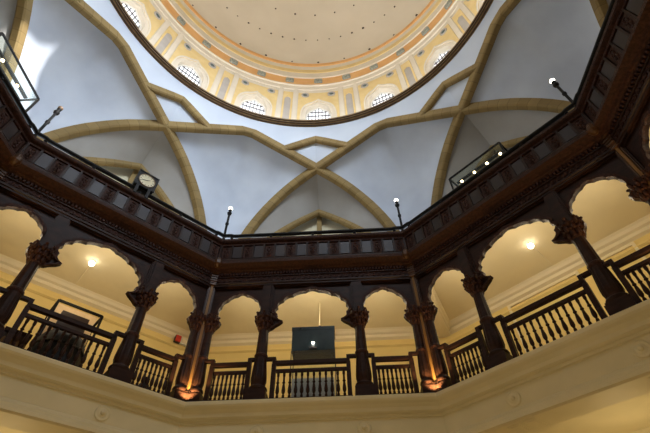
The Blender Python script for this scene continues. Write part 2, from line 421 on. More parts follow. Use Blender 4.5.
def make_parapet():
    r = empty('parapet')
    sweep([(1.06, .630), (1.018, .630), (1.018, .650), (1.022, .654), (1.026, .662), (1.06, .664)]).obj('base_rail', 'wood', r)
    sweep([(1.06, .662), (1.038, .662), (1.038, .752), (1.06, .752)]).obj('back_board', 'wood', r)
    sweep([(1.06, .748), (1.030, .748), (1.028, .756), (1.020, .762), (1.016, .768), (1.016, .780), (1.022, .784), (1.06, .784)]).obj('top_rail', 'wood_red', r)
    n = 17; w = 1.035 * T8 - .004; st = 2 * w / n
    plain = MB(); h = st * .5 - .005
    plain.box(-h, h, 1.033, 1.039, .672, .742); mp_ = plain.mesh('plain_panel', 'wood_sheen')
    cv = MB(); cv.box(-h, h, 1.035, 1.039, .672, .742)
    for q in range(4):
        a = q * pi / 2 + pi / 4
        cv.ell((.008 * cos(a), 1.0345, .707 + .016 * sin(a)), .006, .0035, .011, 6, 5)
    for q in (-1, 1): cv.ell((0, 1.0345, .707 + q * .027), .009, .003, .004, 6, 5)
    cv.ell((0, 1.034, .707), .005, .004, .006, 8, 5)
    mc_ = cv.mesh('carved_panel', 'wood_red')
    mu = MB(); mu.box(-.004, .004, 1.029, 1.039, .663, .749); mm_ = mu.mesh('mullion', 'wood')
    for i in range(n):
        x = -w + st * (i + .5)
        nm, me = (('carved_panel', mc_), ('plain_panel', mp_))[i % 2]
        o = bpy.data.objects.new(nm, me); col.objects.link(o); o.parent = r; o.location.x = x * S
    for i in range(n + 1):
        o = bpy.data.objects.new('mullion', mm_); col.objects.link(o); o.parent = r; o.location.x = (-w + st * i) * S
    return r
def make_rail():
    r = empty('iron_handrail'); w = 1.037 * T8
    MB().tube([(-w, 1.037, .824), (-w + .035, 1.037, .824), (-w + .05, 1.037, .818), (w - .05, 1.037, .818), (w - .035, 1.037, .824), (w, 1.037, .824)], .0092, 10).obj('rail_bar', 'iron', r)
    for x in (-.39, -.2, 0, .2, .39):
        b = MB(); b.lathe([(.008, .784), (.008, .788), (.0035, .791), (.0035, .802), (.0075, .806), (.0075, .81)], 8, (x, 1.037, 0)); b.obj('rail_bracket', 'iron', r)
    return r
for t in (90, 135, 45, 180, 0):
    tag(place('ent', make_entab, t, 0, 0, 0), 'dark timber entablature with dentils and projecting hood over the %s gallery arches' % WALLS[t], 'entablature', 'timber entablatures above the arches')
    tag(place('par', make_parapet, t, 0, 0, 0), 'panelled dark timber parapet of the upper gallery on the %s side' % WALLS[t], 'parapet', 'panelled parapets')
    tag(place('rail', make_rail, t, 0, 0, 0), 'black iron handrail above the %s parapet' % WALLS[t], 'railing', 'handrails over the parapets')
def make_knob():
    r = empty('corner_boss')
    b = MB(); b.lathe([(.004, .590), (.012, .594), (.016, .602), (.019, .606), (.019, .622), (.016, .626)], 8, a0=pi / 8); b.obj('boss_block', 'wood_warm', r)
    MB().lathe([(.011, .626), (.013, .632), (.010, .640), (.004, .644)], 12).obj('boss_cap', 'wood_warm', r)
    return r
for c in (112.5, 67.5, 157.5, 22.5):
    tag(place('knob', make_knob, c, 0, .998 / cos(pi / 8), 0), 'projecting timber boss on the hood corner between the %s sides' % NM[c], 'boss', 'bosses at the hood corners')

# ---- lamp posts on parapet corners
def make_lamp(lit):
    r = empty('corner_lamp')
    MB().lathe([(.010, .784), (.010, .80), (.006, .806), (.0055, .90), (.0085, .905), (.0085, .915), (.0055, .920), (.0055, .975), (.004, .98)], 12).obj('lamp_post', 'iron', r)
    MB().lathe([(.004, .975), (.010, .982), (.012, .992), (.007, 1.0), (.006, 1.008), (.009, 1.012), (.009, 1.016)], 12).obj('lamp_collar', 'iron', r)
    MB().ell((0, 0, 1.026), .0105, .0105, .0105, 14, 10).obj('globe', 'bulb' if lit else 'dull', r)
    return r
lampnames = {112.5: 'lit globe lamp on black post at the left end of the middle parapet', 67.5: 'lit globe lamp on black post at the right end of the middle parapet',
             22.5: 'lit globe lamp on black post beside the upper right corner of the vault', 157.5: 'unlit bronze globe lamp on black post at the left corner of the parapet'}
for c in (112.5, 67.5, 22.5, 157.5):
    p = W(c, 0, 1.037 / cos(pi / 8), 0)
    if c == 157.5: r = make_lamp(False); r.location = [k * S for k in p]; r.rotation_euler.z = RZ(c)
    else: r = place('lamp', lambda: make_lamp(True), c, 0, 1.037 / cos(pi / 8), 0)
    tag(r, lampnames[c], 'lamp', 'globe lamps on the parapet corners')

# ------------------------------------------------------------------ vault
def interp(tab, s):
    s = abs(s)
    # Catmull-Rom on the tail, straight near the apex (a real kink)
    for i in range(len(tab) - 1):
        if tab[i][0] <= s <= tab[i + 1][0] + 1e-9:
            p1, p2 = tab[i], tab[i + 1]; u = (s - p1[0]) / (p2[0] - p1[0])
            p0 = tab[i - 1] if i > 0 else (2 * p1[0] - p2[0], 2 * p1[1] - p2[1]); p3 = tab[i + 2] if i + 2 < len(tab) else p2
            m1 = (p2[1] - p0[1]) / (p2[0] - p0[0]); m2 = (p3[1] - p1[1]) / (p3[0] - p1[0]) if p3 is not p2 else (p2[1] - p1[1]) / (p2[0] - p1[0])
            h = p2[0] - p1[0]; u2, u3 = u * u, u * u * u
            return (2 * u3 - 3 * u2 + 1) * p1[1] + (u3 - 2 * u2 + u) * h * m1 + (-2 * u3 + 3 * u2) * p2[1] + (u3 - u2) * h * m2
    return tab[-1][1]
RIB = [(0, 1.893), (.25, 1.784), (.5, 1.675), (.6, 1.630), (.7, 1.572), (.8, 1.490), (.87, 1.418), (.93, 1.338), (.98, 1.25), (1.03, 1.14), (1.08, .99), (1.12, .83), (1.15, .64)]
WAR = [(0, 1.515), (.14, 1.420), (.28, 1.30), (.42, 1.14), (.52, .98), (.58, .83), (.61, .64)]
RA = 1.2
rib = lambda s: interp(RIB, s)
war = lambda s: interp(WAR, s)
def band(curve, w, h, y, seg=.055, name='x'):
    """stone band following (x,z) polyline in plane y; resampled in voussoirs"""
    d = [0]
    for i in range(1, len(curve)): d.append(d[-1] + math.dist(curve[i], curve[i - 1]))
    tot = d[-1]; nv = max(2, round(tot / seg)); sm = []
    def at(q):
        for i in range(len(d) - 1):
            if d[i + 1] >= q - 1e-9:
                u = (q - d[i]) / max(d[i + 1] - d[i], 1e-9)
                return (curve[i][0] + u * (curve[i + 1][0] - curve[i][0]), curve[i][1] + u * (curve[i + 1][1] - curve[i][1]))
        return curve[-1]
    st = [0]; kinds = []
    for k in range(nv):
        e = tot * (k + 1) / nv; st.append(e - .0016 if k < nv - 1 else e); kinds.append(random.uniform(.5, .85))
        if k < nv - 1: st.append(e + .0016); kinds.append(.22)
    P = [at(q) for q in st]
    b = MB(); rows = []
    for i, p in enumerate(P):
        q0, q1 = at(max(0, st[i] - .004)), at(min(tot, st[i] + .004)); tx, tz = q1[0] - q0[0], q1[1] - q0[1]; l = math.hypot(tx, tz); nx, nz = -tz / l, tx / l
        if nz < 0: nx, nz = -nx, -nz
        if abs(p[0]) < .006 and i not in (0, len(P) - 1): nx, nz = 0, 1
        sec = [(-w * .5, .008), (-w * .5 + .008, 0), (w * .5 - .008, 0), (w * .5, .008), (w * .5, h), (-w * .5, h)]
        rows.append([(p[0] + nx * e, y + a, p[1] + nz * e) for a, e in sec])
    b.quadgrid(rows, False, True); tint = [k for k in kinds for _ in range(6)]
    b.poly(rows[0][::-1]); b.poly(rows[-1]); b.tint = tint + [.5, .5]
    return b
def ribcurve(f, L_, n=60): return [(L_ * (2 * i / n - 1), f(L_ * (2 * i / n - 1))) for i in range(n + 1)]
rc = ribcurve(rib, 1.15, 90)
RL = {90: 'x'}
nr = 0
riblab = {67.5: 'great pointed stone rib rising from behind the left middle lamp to the right', 112.5: 'great pointed stone rib rising from behind the right middle lamp to the left',
          22.5: 'great pointed stone rib crossing the right part of the vault to the top edge', 157.5: 'great pointed stone rib crossing the left part of the vault to the top edge',
          202.5: 'stone vault rib at the far upper left corner of the view', -22.5: 'stone vault rib at the far upper right corner of the view'}
for t, lab in riblab.items():
    b = band(rc, .044, .06, RA); nr += 1; o = b.obj('trim_%d' % (20 + nr), 'stone'); o.rotation_euler.z = RZ(t)
    tag(o, lab, kind='structure')
wc = ribcurve(war, .61, 60)
JR = 1.204; JL = .228; JZ = rib(.25)
for t in (90, 45, 135, 0, 180):
    o = band([(-JL, JZ), (0, 1.898), (JL, JZ)], .036, .05, JR, .05).obj('trim_%d' % (30 + t // 45), 'stone'); o.rotation_euler.z = RZ(t)
    tag(o, 'small kinked stone rib joining two great ribs high over the %s side' % WALLS[t], kind='structure')
    o = band(wc, .040, .045, WA - .025, .05).obj('trim_%d' % (40 + t // 45), 'stone'); o.rotation_euler.z = RZ(t)
    tag(o, 'pointed stone wall arch behind the %s parapet' % WALLS[t], kind='structure')
    r = empty('stone_mullion', W(t, 0, WA + .02, .64), RZ(t))
    b = MB(); b.box(-.016, .016, -.012, .012, 0, .93); b.tint = [.6] * 6; b.obj('shaft', 'stone', r)
    b = MB(); b.box(-.020, .020, -.016, .012, .90, .925); b.tint = [.8] * 6; b.obj('cap_stone', 'stone', r)
    tag(r, 'upright stone mullion under the %s wall arch' % WALLS[t], 'pillar', 'upright mullions under the wall arches')
OFF = .042
XS = RA * T8
def panel_wall(t):
    b = MB(); n = 26
    Lr = []; Rr = []; 
    for sg, pl in ((-1, t - 22.5), (1, t + 22.5)):
        rows = []
        for i in range(n + 1):
            u = (i / n); s = XS + (1.15 - XS) * u; P = Vector(W(pl, sg * s, RA, rib(s) + OFF))
            sw = .61 * u; Q = Vector(W(t, sg * sw, WA - .03, war(sw) + .02))
            rows.append([tuple(P.lerp(Q, j / 8) + Vector((0, 0, .012 * sin(pi * j / 8)))) for j in range(9)])
        b.quadgrid(rows, True)
    return b
def panel_corner(c):
    b = MB(); n = 30; m = 24; rows = []
    for i in range(n + 1):
        v = i / n; s = 1.15 - (1.15 - XS) * v
        Lp = Vector(W(c + 45, s, RA, rib(s) + OFF)); Rp = Vector(W(c - 45, -s, RA, rib(s) + OFF))
        out = Vector(W(c, 0, 1, 0)); row = []
        for j in range(m + 1):
            u = 2 * j / m - 1
            P = Lp.lerp(Rp, (u + 1) / 2)
            zt = rib(XS * u) - rib(XS)
            P = P + Vector((0, 0, zt * v ** 2.2)) + out * (.16 * (1 - abs(u) ** 2.2) * sin(pi * min(1, v) ** 1.0) ** .9 * .9)
            row.append(tuple(P))
        rows.append(row)
    b.quadgrid(rows, True); return b
def panel_small(t):
    b = MB(); X = Vector(W(t, 0, RA / cos(pi / 8), rib(XS) + OFF)); A = Vector(W(t, 0, JR, 1.898 + OFF))
    for sg in (-1, 1):
        J = Vector(W(t, sg * JL, JR, JZ + OFF)); rows = [[tuple(X.lerp(A, i / 6).lerp(X.lerp(J, i / 6), j / 6)) for j in range(7)] for i in range(7)]
        b.quadgrid(rows)
    return b
RR, RZ0 = 1.172, 2.062
def upper():
    b = MB(); pts = []
    tj = degrees(atan2(JL, JR))
    for k in range(8):
        t = 45 * k
        for i in range(8):          # small rib: -JL .. JL
            x = JL * (2 * i / 8 - 1); pts.append(W(t, -x, JR, JZ + (1.898 - JZ) * (1 - abs(x) / JL) + OFF))
        for i in range(12):
            s = .25 * (1 - 2 * i / 12); pts.append(W(t + 22.5, s, RA, rib(s) + OFF))
    # order by angle
    pts.sort(key=lambda p: atan2(p[1], p[0]))
    rows = []
    for i in range(13):
        u = i / 12; row = []
        for p in pts:
            a = atan2(p[1], p[0]); q = Vector((RR * cos(a), RR * sin(a), RZ0)); P = Vector(p).lerp(q, u)
            k = 1 + .012 * sin(pi * u); row.append((P.x * k, P.y * k, P.z))
        rows.append(row)
    b.quadgrid(rows, True, True); return b
for t in ALL8:
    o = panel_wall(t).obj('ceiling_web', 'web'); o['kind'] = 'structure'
    if t in WALLS: o['label'] = 'blue-grey vault web folded down its middle over the %s wall arch' % WALLS[t]
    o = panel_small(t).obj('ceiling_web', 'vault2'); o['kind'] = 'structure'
    c = t + 22.5
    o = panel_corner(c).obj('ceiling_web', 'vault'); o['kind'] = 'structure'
    b = MB(); w = .66; b.quadgrid([[W(t, -w, WA + .035, z), W(t, w, WA + .035, z)] for z in (.60, 1.75)]); o = b.obj('wall_lunette', 'lunette'); o['kind'] = 'structure'
    if t in WALLS: o['label'] = 'cream lunette wall inside the %s wall arch' % WALLS[t]
tag(upper().obj('ceiling_ring', 'vault2'), 'pale blue plaster rising from the ribs to the round ring', kind='structure')
# ring moulding and walkway
ring = MB().lathe([(1.20, 2.056), (1.172, 2.054), (1.166, 2.060), (1.168, 2.070), (1.160, 2.076), (1.154, 2.080), (1.156, 2.090), (1.148, 2.096), (1.147, 2.108), (1.155, 2.114), (1.2, 2.118)], 160)
ring.f = ring.f[:-2]; ring.sm = ring.sm[:-2]; ring.sm = [False] * len(ring.sm)
tag(ring.obj('trim_ring', 'brown'), 'brown moulded ring round the foot of the drum', kind='structure')
for r_, z_ in ((1.166, 2.0585), (1.1565, 2.078), (1.150, 2.094)):
    g_ = MB().lathe([(r_ + .004, z_ - .003), (r_ - .003, z_ - .002), (r_ - .003, z_ + .002), (r_ + .004, z_ + .003)], 160); g_.f = g_.f[:-2]; g_.sm = g_.sm[:-2]
    g_.obj('ring_fillet', 'darkbrown', bpy.data.objects['trim_ring'])
DR = 1.5
fl = MB().lathe([(1.19, 2.118), (DR + .08, 2.118)], 96); fl.f = fl.f[:-2]; fl.sm = fl.sm[:-2]; tag(fl.obj('floor_walkway', 'drum'), kind='structure')

# ------------------------------------------------------------------ drum (16 bays) and dome
def bend(b, t, R=DR):
    """(x along arc, y outward offset, z) -> cylinder"""
    out = []
    for x, y, z in b.v:
        a = radians(t) - x / R; out.append(((R + y) * cos(a), (R + y) * sin(a), z))
    b.v = out; return b
def ogee(hw, zs, zt, n=18):
    """pointed ogee-ish arch (x,z), left foot to right"""
    pts = []
    for i in range(n + 1):
        u = i / n; a = pi * u; x = -hw * cos(a)
        base = sin(a) ** .75
        tip = max(0, 1 - abs(x) / (hw * .35)); z = zs + (zt - zs) * (.86 * base + .14 * tip ** 1.4)
        pts.append((x, z))
    return pts
ZB = 2.118; ZT = 3.95
wo = [(-.118, 2.45)] + ogee(.118, 2.82, 3.055) + [(.118, 2.45)]
BW = DR * radians(11.25)
def bnd(pts, hw, zt, zc):
    out = []
    for x, z in pts:
        dx, dz = x, max(z - zc, 0)
        if z <= zc: out.append((-hw if x < 0 else hw, z)); continue
        k = min(hw / abs(dx) if abs(dx) > 1e-6 else 1e9, (zt - zc) / dz if dz > 1e-6 else 1e9); out.append((dx * k, zc + dz * k))
    return out
wall = MB(); yel = MB(); mol = MB(); pil = MB(); ny = MB(); ni = MB()
for k in range(16):
    t = 90 + 22.5 * k
    w_ = MB(); ou = bnd(wo, .205, 3.30, 2.82)
    ii, oo = MB().cstrip(wo, ou, None, 0); w_.quadgrid([[(x, 0, z) for x, z in ii], [(x, 0, z) for x, z in oo]])
    w_.quadgrid([[(-.205, 0, ZB), (0, 0, ZB), (.205, 0, ZB)], [(-.205, 0, 2.45), (0, 0, 2.45), (.205, 0, 2.45)]])
    for x0, x1 in ((-BW, -.205), (.205, BW)):
        w_.quadgrid([[(x0, 0, z), ((x0 + x1) / 2, 0, z), (x1, 0, z)] for z in (ZB, 3.30)])
    w_.quadgrid([[(-BW + 2 * BW * i / 8, 0, z) for i in range(9)] for z in (3.30, 3.40)])
    w_.quadgrid([[(x, 0, z) for x, z in wo], [(x, .05, z) for x, z in wo]], True)
    bend(w_, t); wall.quadgrid; o = len(wall.v); wall.v += w_.v; wall.f += [tuple(o + i for i in f) for f in w_.f]; wall.sm += w_.sm
    def add(B, q): 
        bend(q, t); o = len(B.v); B.v += q.v; B.f += [tuple(o + i for i in f) for f in q.f]; B.sm += q.sm
    # yellow field with white moulding round the window
    m1 = [(-.155, 2.3)] + ogee(.155, 2.80, 3.10) + [(.155, 2.3)]
    add(yel, MB().cstrip(m1, bnd(m1, .195, 3.262, 2.80), -.004, .0))
    m2 = [(-.168, 2.3)] + ogee(.168, 2.80, 3.125) + [(.168, 2.3)]
    add(mol, MB().strip(m1, m2, -.012, .0))
    # frame around yellow field, pilasters
    for sg in (-1, 1):
        q = MB(); x = sg * .222; q.box(x - .020, x + .020, -.008, 0, ZB, 3.33); add(pil, q)
    # niche panel between bays
    xn = BW; h = .048
    nch = [(xn - .030, 2.3)] + [(xn + a_, b_) for a_, b_ in ogee(.030, 3.10, 3.165)] + [(xn + .030, 2.3)]
    fullb = [(p[0] - xn, p[1]) for p in nch]; ob = [(p[0] + xn, p[1]) for p in bnd(fullb, h, 3.262, 3.10)]
    add(ny, MB().cstrip(nch, ob, -.006, 0))
    q = MB(); q.poly([(x, -.002, z) for x, z in nch]); add(ni, q)
dw = wall.obj('wall_drum', 'drum'); tag(dw, 'warm white drum wall below the dome', kind='structure')
yel.obj('yellow_field', 'yellow', dw); mol.obj('window_moulding', 'drum', dw); pil.obj('pilaster', 'drum', dw); ny.obj('niche_surround', 'yellow', dw); ni.obj('niche', 'niche', dw)
# entablature of drum: bands
def ringband(name, prof, m, parent=None, n=128):
    b = MB(); b.lathe(prof, n); b.f = b.f[:-2]; b.sm = [False if len(prof) > 3 else True] * len(b.f); return b.obj(name, m, parent)
cr = ringband('trim_drum_cornice', [(1.5, 3.33), (1.492, 3.333), (1.492, 3.40), (1.480, 3.406), (1.480, 3.418), (1.49, 3.424), (1.49, 3.436)], 'drum'); tag(cr, 'cream cornice above the drum windows', kind='structure')
fr = ringband('trim_orange_frieze', [(1.49, 3.436), (1.49, 3.58)], 'orange'); tag(fr, 'orange painted frieze ring under the dome', kind='structure')
c2 = ringband('trim_cream_band', [(1.49, 3.58), (1.478, 3.585), (1.478, 3.60), (1.484, 3.605), (1.484, 3.70)], 'drum'); tag(c2, kind='structure')
y2 = ringband('trim_yellow_line', [(1.484, 3.70), (1.478, 3.705), (1.478, 3.775), (1.484, 3.78)], 'yellow'); tag(y2, 'thin yellow ring above the orange frieze', kind='structure')
c3 = ringband('trim_cream_ring', [(1.484, 3.78), (1.484, 3.872)], 'drum'); tag(c3, kind='structure')
o2 = ringband('trim_orange_line', [(1.484, 3.872), (1.476, 3.875), (1.476, 3.935), (1.486, 3.945)], 'orange'); tag(o2, 'thin orange ring at the foot of the dome', kind='structure')
ob = MB(); ob.prism([(-.038, 3.465), (.038, 3.465), (.042, 3.485), (.042, 3.53), (.036, 3.552), (-.036, 3.552), (-.042, 3.53), (-.042, 3.485)], -.012, .002)
ob.ell((-.018, -.012, 3.508), .012, .004, .016, 8, 5); ob.ell((.018, -.012, 3.508), .012, .004, .016, 8, 5); ob.box(-.03, .03, -.016, -.012, 3.475, 3.483)
obm = ob.mesh('frieze_block', 'bluegrey')
md = MB(); md.ell((0, 0, 0), .026, .006, .027, 12, 6); mdm = md.mesh('medallion', 'medal')
md2 = MB(); md2.strip([(.037 * cos(a * pi / 12), .042 * sin(a * pi / 12)) for a in range(25)], [(.022 * cos(a * pi / 12), .027 * sin(a * pi / 12)) for a in range(25)], -.006, .002); md2m = md2.mesh('medallion_rim', 'niche')
def ringplace(me, name, t, r, z, parent=None):
    o = bpy.data.objects.new(name, me); col.objects.link(o); o.location = [k * S for k in (r * cos(radians(t)), r * sin(radians(t)), z)]; o.rotation_euler.z = RZ(t)
    if parent: o.parent = parent
    return o
VIS = [t for t in range(0, 3600)]
kk = 0
for k in range(32):
    t = 90 + 11.25 * k
    if 20 <= (t % 360) <= 170:
        o = ringplace(obm, 'frieze_block', t, 1.49, 0); o.parent = fr
for k in range(16):
    t = 90 + 22.5 * k
    if 10 <= (t % 360) <= 175:
        for sg in (-1, 1):
            o = ringplace(mdm, 'medallion', t + sg * 4.9, 1.492, 3.205, dw); o = ringplace(md2m, 'medallion_rim', t + sg * 4.9, 1.492, 3.205, dw)
# windows
wi = [(-.118, 2.45)] + ogee(.118, 2.82, 3.055) + [(.118, 2.45)]
wi2 = [(-.106, 2.462)] + ogee(.106, 2.82, 3.035) + [(.106, 2.462)]
wn = 0; SUNW = 337.5
def zat(x, hw, zs, zt):
    P = ogee(hw, zs, zt, 60)
    for i in range(len(P) - 1):
        if P[i][0] <= x <= P[i + 1][0]:
            u = (x - P[i][0]) / (P[i + 1][0] - P[i][0] + 1e-9); return P[i][1] + u * (P[i + 1][1] - P[i][1])
    return zs
for k in range(16):
    t = 90 + 22.5 * k; wn += 1
    r = empty('window_%d' % wn); r['kind'] = 'structure'
    ang = t % 360
    if 0 <= ang <= 180:
        r['label'] = {90: 'middle arched lattice window of the drum, at the lowest point of the ring'}.get(ang, 'arched lattice window of the drum, %s from the middle one on the %s' % ({0: '', 1: 'first', 2: 'second', 3: 'third', 4: 'fourth'}[int(round(abs(ang - 90) / 22.5))], 'left' if ang > 90 else 'right'))
    wf = bend(MB().strip(wi2, wi, .040, .052), t).obj('window_frame', 'whitem', r)
    if abs(ang - SUNW) < 1: continue      # pane and lattice left out behind the view to let the sun beam in
    b = MB()
    for i in range(-3, 4):
        x = i * .0305; b.box(x - .003, x + .003, .046, .052, 2.455, zat(x, .11, 2.82, 3.04))
    for z in (2.55, 2.64, 2.73, 2.81, 2.89, 2.96):
        hw = .11 if z < 2.82 else max(.01, .11 * sqrt(max(0, 1 - ((z - 2.82) / .225) ** 2.2))); b.box(-hw, hw, .046, .052, z - .0028, z + .0028)
    bend(b, t).obj('lattice', 'mull', wf)
    p = MB(); p.poly([(x, .054, z) for x, z in wi]); bend(p, t).obj('pane', 'pane', wf)
# dome
dm = MB(); prof = []
for i in range(41):
    a = pi / 2 * i / 40; prof.append((max(1.486 * cos(a), .0002), 3.945 + 1.486 * sin(a)))
dm.lathe(prof, 128); dm.f = dm.f[:-2]; dm.sm = dm.sm[:-2]; dome = dm.obj('ceiling_dome', 'dome'); tag(dome, 'plain cream inner face of the great dome', kind='structure')
sp = MB().ell((0, 0, 0), .0125, .0125, .010, 8, 6).mesh('vent_hole', 'hole')
for zz, cnt, off in ((4.44, 64, .1), (4.785, 32, 1.0), (3.985, 32, .0)):
    for k in range(cnt):
        a = (90 + off + 360 * k / cnt) % 360
        if 35 < a < 150:
            r_ = sqrt(1.486 ** 2 - (zz - 3.945) ** 2) - .001; o = ringplace(sp, 'vent_hole', a, r_, zz, dome); o.scale = [random.uniform(.6, 1.15)] * 3

# ------------------------------------------------------------------ objects in the galleries
def place_root(name, t, s, a, z): return empty(name, W(t, s, a, z), RZ(t))
# clock
r = place_root('clock', 135, 0.004, 1.018, .829)
MB().box(-.044, .044, 0, .05, 0, .090).obj('clock_case', 'iron', r)
b = MB(); e = .005
for q in ((-.047, .047, -.004, 0, -.003, .003), (-.047, .047, -.004, 0, .087, .093), (-.047, -.041, -.004, 0, .003, .087), (.041, .047, -.004, 0, .003, .087)): b.box(*q)
b.obj('case_rim', 'iron', r)
C_ = [(.034 * cos(a * pi / 18), .045 + .034 * sin(a * pi / 18)) for a in range(37)]
d = MB(); d.poly([(x, -.002, z) for x, z in C_[:-1]]); dl = d.obj('dial', 'dial', r)
MB().strip([(.034 * cos(a * pi / 18), .045 + .034 * sin(a * pi / 18)) for a in range(37)], [(.037 * cos(a * pi / 18), .045 + .037 * sin(a * pi / 18)) for a in range(37)], -.004, .0).obj('bezel', 'brown', r)
b = MB()
for k in range(12):
    a = k * pi / 6; c, s_ = cos(a), sin(a); p = [(.026, -.0012), (.031, -.0012), (.031, .0012), (.026, .0012)]
    b.prism([(x * c - y * s_, .045 + x * s_ + y * c) for x, y in p], -.003, -.002)
b.obj('hour_mark', 'iron', dl)
for nm, a, l in (('hour_hand', radians(35), .016), ('minute_hand', radians(200), .024)):
    c, s_ = cos(a), sin(a); MB().prism([(x * c - y * s_, .045 + x * s_ + y * c) for x, y in ((-.004, -.0012), (l, -.0006), (l, .0006), (-.004, .0012))], -.004, -.003).obj(nm, 'iron', dl)
for sg in (-1, 1): MB().box(sg * .026 - .006, sg * .026 + .006, -.006, .003, -.055, .01).obj('clock_bracket', 'iron', r)
tag(r, 'square black clock with round cream dial standing on the left parapet rail', 'clock')
# glass cases on the upper gallery
def ucase(t, s0, s1, a0, a1, z0, z1, spots, lab):
    r = place_root('display_case', t, (s0 + s1) / 2, a0, z0); w = (s1 - s0) / 2; d = a1 - a0; h = z1 - z0; e = .0035
    b = MB()
    for x in (-w, w):
        for y in (0, d): b.box(x - e, x + e, y - e, y + e, 0, h)
    for z in (0.004, h):
        for y in (0, d): b.box(-w, w, y - e, y + e, z - e, z + e)
        for x in (-w, w): b.box(x - e, x + e, 0, d, z - e, z + e)
    b.obj('case_frame', 'iron', r)
    b = MB(); b.poly([(-w, 0, 0), (w, 0, 0), (w, 0, h), (-w, 0, h)]); b.poly([(-w, 0, h), (w, 0, h), (w, d, h), (-w, d, h)]); b.obj('case_glass', 'glass', r)
    MB().box(-w, w, 0, d, 0, .03).obj('case_base', 'wood', r)
    MB().box(-w * .9, w * .9, d * .42, d * .58, h * .955, h * .975).obj('light_bar', 'iron', r)
    for x in spots:
        MB().ell((x - (s0 + s1) / 2, d * .5, h * .94), .0062, .0062, .0062, 10, 8).obj('spot_bulb', 'spotb', r)
    tag(r, lab, 'display case', 'glass cases behind the upper parapet')
ucase(45, -.140, .128, 1.07, 1.15, .636, .950, (-.103, -.034, .033, .102), 'black framed glass case with four small lit bulbs behind the right parapet')
ucase(180, .10, .36, 1.07, 1.15, .636, .975, (.19, .29), 'black framed glass case with small lit bulbs behind the far left parapet')
# gallery display case (middle)
r = place_root('display_case', 90, 0, 1.13, 0)
MB().box(-.086, .086, 0, .08, .25, .352).obj('dark_case_head', 'darkteal', r)
MB().box(-.088, .088, -.002, .082, .342, .356).obj('head_cover', 'darkteal', r)
b = MB()
for x in (-.086, .086):
    for y in (0, .08): b.box(x - .0015, x + .0015, y - .0015, y + .0015, 0.0, .25)
b.obj('case_frame', 'mull', r)
b = MB(); b.poly([(-.086, 0, 0), (.086, 0, 0), (.086, 0, .25), (-.086, 0, .25)]); b.obj('case_glass', 'glass', r)
MB().box(-.08, .08, .01, .075, 0, .14).obj('case_plinth', 'niche', r)
MB().ell((0, -.008, .277), .0058, .0058, .0058, 12, 8).obj('glint_ball', 'bulb', r)  # glowing ball standing for a light reflected in the case glass
MB().box(-.014, .014, -.006, 0, .255, .262).obj('added_bracket', 'mull', r)  # made-up holder below the painted reflection
tag(r, 'tall display case with dark glass head and glowing reflection behind the middle balustrade', 'display case')
# pendant in front of middle opening
r = place_root('pendant_lamp', 90, .017, 1.30, .46)
MB().tube([(0, 0, .004), (0, 0, .142)], .0020, 6).obj('pendant_rod', 'cornice', r)
MB().lathe([(.0015, .012), (.006, .010), (.008, .002), (.003, 0)], 10).obj('lamp_cap', 'mull', r)
MB().ell((0, 0, -.002), .005, .005, .006, 10, 8).obj('small_bulb', 'bulbw', r)
tag(r, 'small pendant lamp hanging above the middle display case', 'lamp')
# bare ceiling bulbs on conduits
for t in (45, 135):
    r = place_root('ceiling_bulb', t, -.018 if t == 45 else -.004, 1.335, .600)
    MB().ell((0, 0, -.006), .0125, .0125, .0125, 14, 10).obj('globe', 'bulb', r)
    MB().lathe([(.008, .004), (.008, .012), (.003, .016)], 10).obj('bulb_holder', 'cornice', r)
    MB().tube([(0, .008, .004), (0, .185, -.004)], .0022, 6).obj('conduit', 'cornice', r)
    tag(r, 'bare lit globe bulb on the plaster ceiling inside the %s gallery side' % WALLS[t], 'lamp', 'bare bulbs on the gallery ceilings')
# exit sign and box
r = place_root('exit_sign', 135, .538, 1.538, .528); MB().box(-.013, .013, 0, .015, 0, .032).obj('sign_face', 'red', r); b = MB(); b.box(-.015, .015, .006, .022, -.002, .034); b.obj('sign_body', 'brownboard', r)
tag(r, 'small red sign high on the wall behind the left gallery side', 'sign')
r = place_root('emergency_light', 135, .580, 1.545, .528); MB().box(-.026, .022, 0, .017, 0, .030).obj('light_body', 'whitem', r); MB().box(-.020, .016, -.002, 0, .004, .026).obj('diffuser', 'cornice', r)
tag(r, 'small white box light fixed beside the red sign', 'light fitting')
# left gallery: tilted black framed case, dark board, covered bundle
r = place_root('display_case', 135, .030, 1.26, 0); w = .082; d = .09; h = .335; e = .004
b = MB()
for x in (-w, w):
    for y in (0, d): b.box(x - e, x + e, y - e, y + e, 0, h)
for y in (0, d): b.box(-w, w, y - e, y + e, h - e, h + e)
for x in (-w, w): b.box(x - e, x + e, 0, d, h - e, h + e)
b.obj('case_frame', 'iron', r)
MB().box(-w, w, d * .9, d * .96, .03, .372).obj('back_board', 'peach', r); MB().box(-.050, .050, .03, .05, .14, .322).obj('dark_panel', 'brownboard', r)
MB().box(-w, w, 0, d, 0, .03).obj('case_base', 'wood', r)
tag(r, 'black framed open case with dark panel behind the left balustrade', 'display case')
r = place_root('covered_bundle', 135, .012, 1.155, 0)
MB().lathe([(.071, 0), (.077, .01), (.079, .05), (.078, .10), (.074, .125), (.065, .142), (.03, .148), (.0001, .149)], 40, flute=(0, .13, 13, .05)).obj('cloth_cover', 'black', r)
MB().lathe([(.078, .095), (.0805, .099), (.078, .103)], 40).obj('tie_cord', 'iron', r)
tag(r, 'large rounded bundle under black cloth behind the left balustrade', 'bundle')
r = place_root('carved_chest', 135, -.118, 1.10, 0)
MB().box(-.035, .035, 0, .05, .01, .085).obj('chest_body', 'wood_warm', r); MB().box(-.038, .038, -.003, .053, .085, .098).obj('chest_lid', 'wood_red', r)
b = MB()
for i in range(4): b.ell((-.026 + .0175 * i, -.002, .048), .007, .004, .022, 8, 6)
b.obj('carved_front', 'strip', r)
